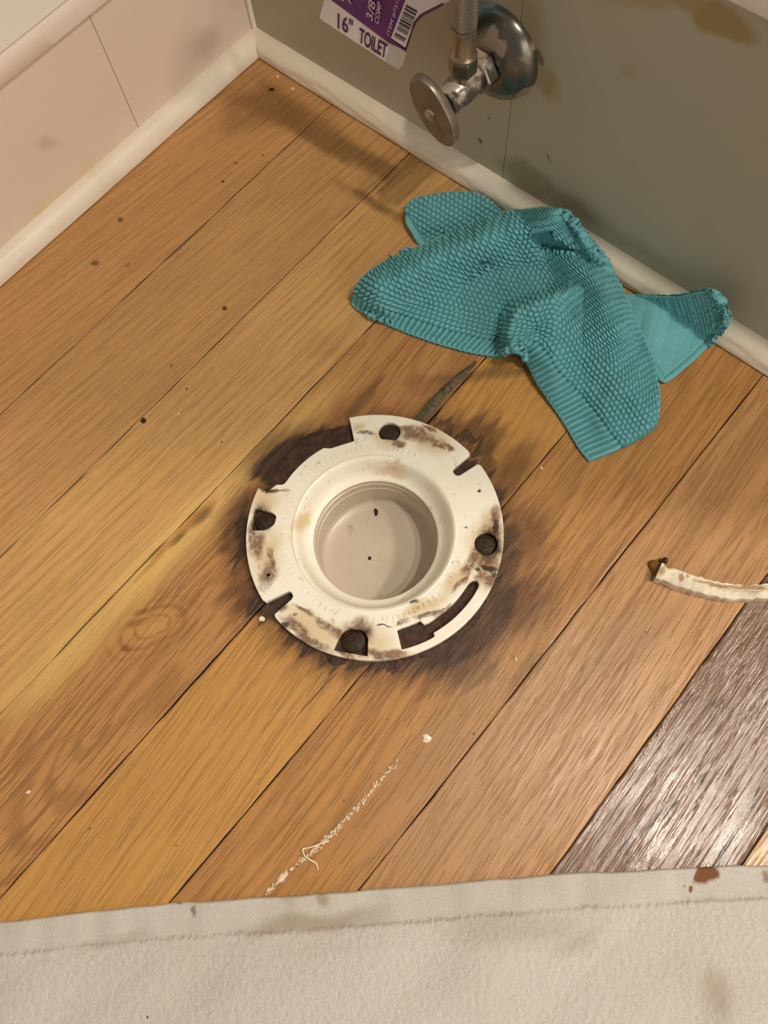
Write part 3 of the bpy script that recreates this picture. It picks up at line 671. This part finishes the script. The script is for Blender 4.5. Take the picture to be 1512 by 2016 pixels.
# ------------------------------------------------------------------ teal washcloth
def coons(A, B, Cc, D, n, m):
    # A: v=0 edge (u 0..1), Cc: v=1 edge (u 0..1), D: u=0 edge (v 0..1), B: u=1 edge
    A = resample(A, n); Cc = resample(Cc, n); D = resample(D, m); B = resample(B, m)
    u = np.linspace(0, 1, n)[:, None, None]; w = np.linspace(0, 1, m)[None, :, None]
    P = (1-w)*A[:, None]+w*Cc[:, None]+(1-u)*D[None]+u*B[None]
    P -= (1-u)*(1-w)*A[0]+u*(1-w)*A[-1]+(1-u)*w*Cc[0]+u*w*Cc[-1]
    return P
def gauss(X, Y, L, s): return np.exp(-(segdist(X, Y, L)/s)**2)
def lift(X, Y, Z):
    xf = at(X, Y, 0.)[..., 0]; need = H*(1-.3700/np.maximum(xf, .3701)); k = .003
    return np.where(need > Z, need, Z) + 0*k
def normals(P):
    a = np.gradient(P, axis=0); b = np.gradient(P, axis=1); n = np.cross(a, b); n /= np.linalg.norm(n, axis=-1)[..., None]+1e-12
    n *= np.sign(n[..., 2:3]+1e-9); return n
def smooth2(Z, k):
    for _ in range(k):
        Z = np.pad(Z, 1, 'edge'); Z = (Z[:-2,1:-1]+Z[2:,1:-1]+Z[1:-1,:-2]+Z[1:-1,2:]+4*Z[1:-1,1:-1])/8
    return Z
def knit(cu, cv, warp_):
    cu = cu+.12*vnoise(warp_[0]*.9, warp_[1]*.9, 21); cv = cv+.12*vnoise(warp_[0]*.9, warp_[1]*.9, 22)
    row = np.floor(cv); off = (row % 2)*.5
    a = np.abs(np.cos(PI*(cu+off))); b = np.abs(np.sin(PI*cv)); return np.clip(a*b*1.35, 0, 1)**.55
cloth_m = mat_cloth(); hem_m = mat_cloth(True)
cloth = empty('washcloth', tuple(at(1050, 640, 0))); tag(cloth, 'crumpled teal knit washcloth with ribbed hem lying against the right wall', 'washcloth')
def finish(name, P, pit, keep, mat, th=.0022):
    o = fast_grid(name, P, mat, keep=keep)
    if pit is not None: o.data.attributes.new('pit', 'FLOAT', 'POINT').data.foreach_set('value', pit.reshape(-1).astype(np.float32))
    bm = bmesh.new(); bm.from_mesh(o.data)
    bmesh.ops.delete(bm, geom=[v for v in bm.verts if not v.link_faces], context='VERTS')
    up = sum(f.normal.z*f.calc_area() for f in bm.faces)
    if up < 0: bmesh.ops.reverse_faces(bm, faces=bm.faces)
    bm.to_mesh(o.data); bm.free()
    md = o.modifiers.new('thick', 'SOLIDIFY'); md.thickness = th; md.offset = -1
    child(o, cloth); return o
def main_patch():
    n, m = 620, 430
    hem = [(691,598),(705,612),(740,630),(800,656),(860,677),(925,695),(985,704),(1003,690),(1024,697),(1040,722),(1052,750),(1075,783),(1098,815),(1120,850),(1140,885),(1160,908)]
    right = [(1160,908),(1200,892),(1240,874),(1300,836),(1303,800),(1301,765),(1285,700),(1248,628),(1228,575),(1195,522),(1160,488),(1140,455)]
    top = [(830,487),(880,462),(930,436),(985,413),(1050,402),(1085,402),(1105,408),(1125,425),(1140,455)]
    left = [(691,598),(692,590),(697,572),(712,548),(735,530),(765,512),(830,487)]
    G = coons(hem, right, top, left, n, m); X, Y = G[..., 0], G[..., 1]
    Z = np.full(X.shape, .0045)
    sig = lambda q: 1/(1+np.exp(-np.clip(q, -30, 30)))
    Z += .026*gauss(X, Y, [(1080,425),(1000,452),(900,490),(820,525),(750,560)], 46)         # big upper ridge
    Z += .016*gauss(X, Y, [(1090,430),(1120,470),(1180,560),(1215,640)], 44)
    lip = [(1006,712),(1000,680),(992,650),(996,622),(1012,604),(1060,586),(1120,566)]         # the lower panel ends in a raised lip over a hollow
    d = segdist(X, Y, lip); sd = np.where((Y > np.interp(X, [980,1000,1012,1060,1120], [700,640,606,588,566])) & (X > np.interp(Y, [560,604,650,712], [1000,1000,993,1006])), d, -d)
    fade = np.clip((1150-X)/60, 0, 1)
    Z += .030*sig(sd/4.)*np.exp(-np.maximum(sd, 0)/95)*fade
    Z += .010*gauss(X, Y, [(1150,640),(1220,740),(1260,800)], 60)
    Z -= .016*gauss(X, Y, [(965,640),(950,600),(940,575)], 34)*np.clip(-sd/8, 0, 1)
    Z -= .007*gauss(X, Y, [(1070,485),(1110,492),(1155,512)], 13)
    Z -= .004*gauss(X, Y, [(1020,520),(960,540)], 22)
    Z += .0022*vnoise(X/46, Y/40, 31)+.0012*vnoise(X/22, Y/24, 32)
    e = np.linspace(0, 1, m)[None, :]; uu = np.linspace(0, 1, n)[:, None]
    hemfall = np.clip(e/.10, 0, 1)*.75+.25
    tun = gauss(X, Y, [(1008,706),(1006,660)], 24)
    Z = Z*np.maximum(hemfall, tun)
    Z = np.maximum(Z, .0028)
    Z = lift(X, Y, Z); Z = smooth2(Z, 45)
    # roll the fold edges (right side, top) under
    P = at(X, Y, Z)
    P0 = P.copy()
    d_edge = np.minimum((1-uu)*n*.9, (1-e)*m*.9)         # grid steps from the far edges
    roll = np.clip(1-d_edge/13, 0, 1); P[..., 2] -= (roll**2.2)*np.minimum(.012, P0[..., 2]*.6)*np.where(uu > .0, 1, 0)
    N_ = normals(P)
    hb = .125
    kk = int(hb*(m-1)); c_ = int(.46*n)
    sv = np.concatenate([np.zeros((n,1)), np.cumsum(np.linalg.norm(np.diff(G, axis=1), axis=2), 1)], 1)
    su = np.concatenate([np.zeros((1,m)), np.cumsum(np.linalg.norm(np.diff(G, axis=0), axis=2), 0)], 0)
    sv = smooth2(sv, 60); su = smooth2(su, 60)
    cv = (sv-sv[:, kk:kk+1])/9.8; cu = (su-su[c_:c_+1])/10.6+200
    hb = .125
    bump_ = knit(cu, cv, (cu, cv)); rib = .5-.5*np.cos(2*PI*(uu*57+.15*vnoise(uu*40+0*e, e*3+0*uu, 5)))
    bump_ = bump_*np.clip((1-e)*m/12, 0, 1)**.5; inhem = e < hb; seam = np.exp(-((e-hb)/.008)**2)
    side = np.clip(((1-uu)*n)/10, 0, 1)                  # plain selvage along the right edge
    hh = np.where(inhem, .0024*rib*np.clip(e*m/6, 0, 1)*np.clip(uu*n/50, 0, 1), .0024*bump_*side)-.0012*seam
    # selvage on the short lower right edge
    P = P+N_*hh[..., None]
    k = int(hb*(m-1))
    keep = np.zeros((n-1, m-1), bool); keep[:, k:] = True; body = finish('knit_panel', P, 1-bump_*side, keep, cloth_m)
    keep2 = np.zeros((n-1, m-1), bool); keep2[:, :k] = True; finish('hem', P, (1-rib)*.55, keep2, cloth_m, .0026)
main_patch()
def flap_patch():
    n, m = 300, 170
    top = [(798,432),(800,412),(806,394),(830,386),(870,379),(910,375),(945,380),(970,400),(990,418),(1030,418)]
    A = [(800,440),(830,487),(880,478),(960,455),(1030,440)]
    left = [(800,440),(798,436),(798,432)]; right = [(1030,440),(1030,430),(1030,418)]
    top = [(799,420),(806,394),(830,386),(870,379),(910,375),(945,380),(970,400),(990,418),(1030,418)]
    A = [(799,438),(812,460),(831,487),(880,482),(960,462),(1030,446)]; left = [(799,438),(798,430),(799,420)]; right = [(1030,446),(1030,432),(1030,418)]
    G = coons(A, right, top, left, n, m); X, Y = G[..., 0], G[..., 1]
    Z = .0055+.006*gauss(X, Y, [(860,410),(930,400),(980,430)], 40)-.004*gauss(X, Y, [(840,480),(900,462),(985,425)], 18)+.001*vnoise(X/24, Y/22, 41)
    Z = np.maximum(Z, .003); Z = smooth2(lift(X, Y, Z), 12); P = at(X, Y, Z)
    uu = np.linspace(0, 1, n)[:, None]; e = np.linspace(0, 1, m)[None]
    roll = np.clip(1-(1-e)*m/9, 0, 1); P[..., 2] -= roll**2.2*.003
    cx = (X*.86+Y*.5)/9.6; cy = (-X*.5+Y*.86)/9.6
    b = knit(cx, cy, (cx, cy)); s = np.clip((segdist(X, Y, [(797,436),(831,489)])-10)/3, 0, 1); b = b*s
    P = P+normals(P)*(.0019*b)[..., None]
    finish('back_flap', P, (1-b)*s, None, cloth_m)
flap_patch()
def tail_patch():
    n, m = 300, 240
    A = [(1240,640),(1275,700),(1303,758)]; Cc = [(1215,577),(1300,582),(1345,584),(1375,573),(1402,571)]
    # u runs from the hidden side to the far tip
    low = [(1262,700),(1306,757),(1335,735),(1370,705),(1400,675),(1424,648),(1431,620)]
    top = [(1205,575),(1240,577),(1290,581),(1340,583),(1368,574),(1402,571),(1420,592)]
    left = [(1262,700),(1235,640),(1205,575)]; right = [(1431,620),(1428,605),(1420,592)]
    G = coons(low, right, top, left, n, m); X, Y = G[..., 0], G[..., 1]
    Z = .004+.006*gauss(X, Y, [(1290,620),(1380,610)], 50)+.001*vnoise(X/30, Y/30, 51)
    Z = np.maximum(lift(X, Y, Z), .003); Z = smooth2(Z, 25); P = at(X, Y, Z)
    uu = np.linspace(0, 1, n)[:, None]; e = np.linspace(0, 1, m)[None]
    q = (X*.45-Y*-.10)/1.0
    t = (X*.97+Y*.24)
    rib = np.abs(np.sin(PI*t/26))**.25
    roll = np.clip(1-np.minimum(e, 1-e)*m/8, 0, 1); P[..., 2] -= roll**2*.0015
    selv = np.exp(-((segdist(X, Y, low)-11)/2.2)**2)
    hh = .0006*rib-.0012*selv
    fr = np.clip((X-1385)/30, 0, 1)*.0018*vnoise(X/3, Y/3, 77)
    P = P+normals(P)*(hh+fr)[..., None]
    finish('tail', P, None, None, hem_m, .0024)
tail_patch()
# frayed loops at the tip of the tail
v = []; f = []
rr = random.Random(5)
for i in range(46):
    t = rr.random(); px = 1402+(1434-1402)*t+rr.uniform(-6,5); py = 570+(632-570)*t+rr.uniform(-6,6)
    xf = at(px, py, 0.)[0]; z = max(.006, H*(1-.3700/max(xf,.3701))); p = at(px, py, z)
    a = rr.uniform(0, 6.28); L = rr.uniform(.002,.005)
    vv, ff = tube_vf([p, p+np.array([math.cos(a)*L*.5, math.sin(a)*L*.5, .001]), p+np.array([math.cos(a)*L*.8, math.sin(a)*L, -.001])], .00035, 5)
    k = len(v); v += vv; f += [tuple(q+k for q in g) for g in ff]
child(mesh('frayed_edge', v, f, hem_m), cloth)

# ------------------------------------------------------------------ white towel along the bottom
def build_towel():
    a = at(-60, 1820, 0.)[:2]; b = at(1575, 1699, 0.)[:2]; e = (b-a); L = np.linalg.norm(e); e /= L; nn = np.array([e[1], -e[0]])
    if (at(700, 2000, 0.)[:2]-a)@nn < 0: nn = -nn
    nx, ny = 860, 300; s = np.linspace(0, L, nx)[:, None]; t = np.linspace(-.0, .185, ny)[None]
    edge = .0009*vnoise(s*45+0*t, 0*s+0*t, 3)+.0018*vnoise(s*9+0*t, 0*s+0*t+4, 3)
    ep = at(np.array([-60,0,330,560,760,920,1090,1300,1400,1512,1575]), np.array([1821,1815,1778,1764,1750,1736,1721,1711,1705,1703,1702]), 0.)[:, :2]
    edge = np.interp(s[:, 0], (ep-a)@e, (ep-a)@nn)[:, None]+.00035*vnoise(s*70+0*t, 0*s+0*t, 3)
    T = t+edge*np.clip(1-t/.06, 0, 1)
    X = a[0]+e[0]*s+nn[0]*T; Y = a[1]+e[1]*s+nn[1]*T
    band = .0165
    fold = .0055*np.maximum(0, vnoise(s*11+t*14, t*9-s*2, 8))*np.clip(t/.03, 0, 1)+.0016*vnoise(s*30+t*22, t*24, 9)*np.clip(t/.02, 0, 1)
    pile = np.clip((t-band-.0008*vnoise(s*700+0*t, t*0+0*s, 11))/.0015, 0, 1)
    rip = .0007*vnoise(s*90+0*t, t*14+0*s, 12)*(1-pile)
    terry = pile*(.0013+.00016*vnoise(s*420, t*420, 13)+.00022*vnoise(s*800, t*1100, 14))
    Z = .0022+fold+rip+terry
    Z = Z*np.clip(t/.0008+.25, 0, 1)
    P = np.stack([X, Y, Z], -1); P = np.concatenate([np.stack([X[:, :1], Y[:, :1], 0*Z[:, :1]+.0002], -1), P], 1)
    o = fast_grid('bath_towel', P, mat_towel())
    bm = bmesh.new(); bm.from_mesh(o.data)
    if sum(f.normal.z for f in bm.faces) < 0: bmesh.ops.reverse_faces(bm, faces=bm.faces)
    bm.to_mesh(o.data); bm.free()
    tag(o, 'stained white terry towel spread flat over the floor in the foreground', 'towel')
build_towel()

# ------------------------------------------------------------------ broken plastic piece at the right
def build_piece():
    low = resample([(1291,1140),(1330,1156),(1380,1172),(1430,1182),(1475,1183),(1512,1180),(1560,1166)], 90)
    up = resample([(1304,1106),(1325,1116),(1360,1130),(1400,1142),(1445,1151),(1490,1150),(1512,1148),(1552,1130)], 90)
    z = .0085; v = []; f = []
    lo_t = at(low[:,0], low[:,1]-3, z); up_t = at(up[:,0], up[:,1], z)
    prof = [(0,0),(0,.55),(0,.9),(.04,1),(.35,1.0),(.52,.97),(.60,.80),(.66,.80),(.74,.99),(.96,1.),(1,.92),(1,.5),(1,0)]
    n = len(low)
    for i in range(n):
        g = lo_t[i]; h = up_t[i]; taper = 1
        for a, c in prof:
            jit = .0004*float(vnoise(np.array(i*.35), np.array(a*9.), 3)); cc = c
            if .5 < a < .7 and i < 34: cc = 1.0
            p = g*(1-a)+h*a; v.append((p[0]+jit, p[1]+jit, .0003+z*cc*(1 if cc < .3 else 1+jit*90)))
    m = len(prof)
    for i in range(n-1):
        for j in range(m-1): f.append((i*m+j, (i+1)*m+j, (i+1)*m+j+1, i*m+j+1))
        f.append((i*m+m-1, (i+1)*m+m-1, (i+1)*m, i*m))
    f.append(tuple(range(m))); f.append(tuple(range((n-1)*m, n*m))[::-1])
    mt = N('broken_white_plastic', rough=.5, spec=.4); vv = mt.coord(); w = mt.warp(vv, (90,90,90), (.006,.006,0))
    c = mt.mix(mt.mapr(mt.noise(vv, (1,1,1), 70, 4), .45, .7, 0, .6), lin(232,222,198), lin(186,172,148))
    c = mt.mix(mt.blobs(w, [pb(1341,1140,6,10,.3,.4,.8,z), pb(1315,1112,12,7,.3,.4,.95,z), pb(1300,1125,8,12,.2,.5,.7,z), pb(1420,1152,50,4,.15,.5,.8,z), pb(1478,1155,30,4,0,.5,.85,z), pb(1354,1137,3,3,0,.4,.9,z)]), c, lin(150,104,44))
    mt.color(c); mt.bump(mt.noise(vv, (1,1,1), 500, 4), .0008, .6)
    o = mesh('plastic_fragment', v, f, mt.m, None, True, 40)
    bm = bmesh.new(); bm.from_mesh(o.data); bmesh.ops.recalc_face_normals(bm, faces=bm.faces); bm.to_mesh(o.data); bm.free()
    tag(o, 'curved broken piece of white plastic with brown wax lying on the floorboards', 'plastic fragment')
    # wax lump on its end
    q = lump_vf(at(1296,1122,.0), .0052, .0065, .0032, 9)
    mw = N('brown_wax', rough=.35, col=lin(120,84,30)).m
    k = mesh('wax_lump', q[0], q[1], mw); k.parent = o
    q = lump_vf(at(1303,1112,.0), .0036, .0030, .0060, 12); k = mesh('wax_lump', q[0], q[1], N('dark_wax', rough=.3, col=lin(60,34,14)).m); k.parent = o
def lump_vf(c, rx, ry, rz, seed, sub=3, rough=.35):
    bm = bmesh.new(); bmesh.ops.create_icosphere(bm, subdivisions=sub, radius=1)
    r = random.Random(seed); ks = [(r.uniform(-3,3), r.uniform(-3,3), r.uniform(-3,3), r.uniform(0,6)) for _ in range(5)]
    for v in bm.verts:
        d = 1+rough*.4*sum(math.sin(a*v.co.x+b*v.co.y+c_*v.co.z+e) for a, b, c_, e in ks)
        v.co = Vector((v.co.x*rx*d, v.co.y*ry*d, max(v.co.z, -.2)*rz*d))
    v = [(c[0]+q.co.x, c[1]+q.co.y, c[2]+q.co.z+.2*rz) for q in bm.verts]; f = [[w.index for w in g.verts] for g in bm.faces]; bm.free(); return v, f
build_piece()

# ------------------------------------------------------------------ grey filler in the gap above the flange
def build_filler():
    L = resample([(818,836),(845,803),(880,766),(912,735),(938,713)], 60); v = []; f = []
    w = np.interp(np.linspace(0,1,60), [0,.3,.7,1], [9,11,8,2.5]); d = np.gradient(L, axis=0); d /= np.linalg.norm(d, axis=1)[:, None]; nn = np.stack([-d[:,1], d[:,0]], -1)
    for i in range(60):
        for k, s in enumerate(np.linspace(-1, 1, 7)):
            q = L[i]+nn[i]*w[i]*s; z = .0002+.0014*(1-s*s)+.0004*float(vnoise(np.array(i*.9), np.array(k*1.3), 4))*(1-abs(s)); p = at(q[0], q[1], 0.); v.append((p[0], p[1], z))
    for i in range(59):
        for k in range(6): f.append((i*7+k, (i+1)*7+k, (i+1)*7+k+1, i*7+k+1))
    m = N('grey_filler', rough=.7); c = m.coord(); m.color(m.mix(m.mapr(m.noise(c, (1,1,1), 300, 4), .4, .65, 0, 1), lin(104,92,68), lin(70,56,36))); m.bump(m.noise(c, (1,1,1), 600, 3), .0006, .8)
    o = mesh('gap_filler', v, f, m.m); tag(o, 'grey filler strip in the floor gap between flange and washcloth', 'filler')
build_filler()

# ------------------------------------------------------------------ debris
white_chip = N('cream_chip', rough=.5, col=lin(236,214,180)).m; dark_chip = N('dark_chip', rough=.6, col=lin(44,22,16)).m
def chip(name, px, py, rx, ry, mat, label, cat, seed, ang=0., rz=.0012, z=0., group=None):
    c = at(px, py, z); k = .00037
    q = lump_vf((0,0,0), rx*k, ry*k, rz, seed, 2, .5)
    o = mesh(name, q[0], q[1], mat, None, False); o.location = (c[0], c[1], c[2]-.0001); o.rotation_euler = (0,0,ang); tag(o, label, cat, group); return o
chip('wood_chip', 283, 829, 6.5, 7.5, dark_chip, 'dark chip on the floorboards far left of the flange', 'chip', 1)
chip('dirt_crumb', 535, 177, 3, 5, dark_chip, 'small dark crumb on the floor near the room corner', 'crumb', 2, .6)
chip('paint_flake', 576, 176, 4.5, 2.6, white_chip, 'small cream paint flake below the right moulding near the corner', 'flake', 3, .6)
chip('paint_flake', 547, 151, 3.5, 4, white_chip, 'pale paint flake nearest the room corner', 'flake', 4)
chip('plaster_crumb', 517, 1219, 5, 6, white_chip, 'white crumb by the lower left slot of the flange', 'crumb', 5, .5, .002)
chip('plaster_crumb', 352, 815, 2.5, 2.5, white_chip, 'tiny white crumb right of the dark chip', 'crumb', 6)
chip('plaster_crumb', 57, 1558, 3, 3, white_chip, 'tiny white crumb at the lower left edge of the floor', 'crumb', 7)
chip('plaster_crumb', 1066, 921, 2.5, 2.5, white_chip, 'tiny white crumb below the hem corner of the washcloth', 'crumb', 8)
chip('plaster_crumb', 1015, 1297, 2.5, 2.5, white_chip, 'tiny pale crumb in the stain lower right of the flange', 'crumb', 9)
chip('dirt_crumb', 741, 1008, 3.5, 7, dark_chip, 'dark speck inside the pipe at the top of its floor', 'speck', 10, 2.2, .0012, -.0484)
chip('dirt_crumb', 728, 1099, 3, 3, dark_chip, 'round dark speck in the middle of the pipe floor', 'speck', 11, 0, .0012, -.0490)
# curled strand of old caulk and the scraped-off residue line
def strand(name, L, r, mat, z, label, cat, lift_=.0012):
    L = resample(L, 60); zz = z+lift_*np.abs(np.sin(np.linspace(0, PI*2.2, 60))); p = at(L[:,0], L[:,1], zz); v, f = tube_vf(p, r*(.7+.3*np.sin(np.linspace(.3, 2.9, 60))), 8)
    o = mesh(name, v, f, mat); tag(o, label, cat); return o
caulk = N('clear_white_caulk', rough=.22, spec=.7, col=lin(236,222,196)).m
strand('caulk_strand', [(648,1655),(632,1660),(612,1668),(594,1671),(598,1683),(608,1692),(622,1698),(626,1712)], .00055, caulk, .0006, 'curled white caulk strand on the boards above the towel', 'caulk strand')
def residue():
    r = random.Random(11); v = []; f = []
    L = [(526,1758),(552,1731),(600,1690),(640,1655),(680,1615),(720,1572),(760,1520),(784,1500)]
    P = resample(L, 400)
    for i in range(330):
        k = r.randrange(400); x, y = P[k]
        if 60 < k < 95 and r.random() < .8: continue
        x += r.gauss(0, 2.6); y += r.gauss(0, 2.6); c = at(x, y, .0002)
        q = lump_vf((0,0,0), r.uniform(.0003,.0011), r.uniform(.0002,.0006), r.uniform(.0003,.0007), r.random(), 1, .6); a = r.gauss(.05, .45); b = len(v)
        v += [(c[0]+p[0]*math.cos(a)-p[1]*math.sin(a), c[1]+p[0]*math.sin(a)+p[1]*math.cos(a), c[2]+p[2]) for p in q[0]]; f += [tuple(w+b for w in g) for g in q[1]]
    o = mesh('caulk_residue', v, f, caulk, None, False); tag(o, 'broken line of white caulk crumbs running up from the towel edge', 'caulk residue', kind='stuff')
    v = []; f = []
    for i in range(34):
        t = r.random(); x = 1337-82*t+r.gauss(0, 2)+6; y = 1372+113*t+r.gauss(0, 3)+6; c = at(x, y, .0002)
        q = lump_vf((0,0,0), r.uniform(.0004,.0012), r.uniform(.0003,.0007), r.uniform(.0004,.0009), r.random(), 1, .6); b = len(v)
        v += [(c[0]+p[0], c[1]+p[1], c[2]+p[2]) for p in q[0]]; f += [tuple(w+b for w in g) for g in q[1]]
    o = mesh('glint_beads', v, f, N('pale_glint', rough=.08, spec=.8, col=lin(226,206,180)).m); tag(o, 'pale glossy beads standing in for glints along the upper left edge of the dark board', 'glint beads', kind='stuff')  # pale beads added in place of light glints on the board edge
residue()
chip('caulk_flake', 840, 1452, 5, 8, caulk, 'white caulk flake above the broken caulk line', 'flake', 12, 1.0, .0008)
chip('caulk_flake', 556, 1727, 3.5, 14, caulk, 'long white caulk flake just above the towel edge', 'flake', 13, 1.45, .0007)
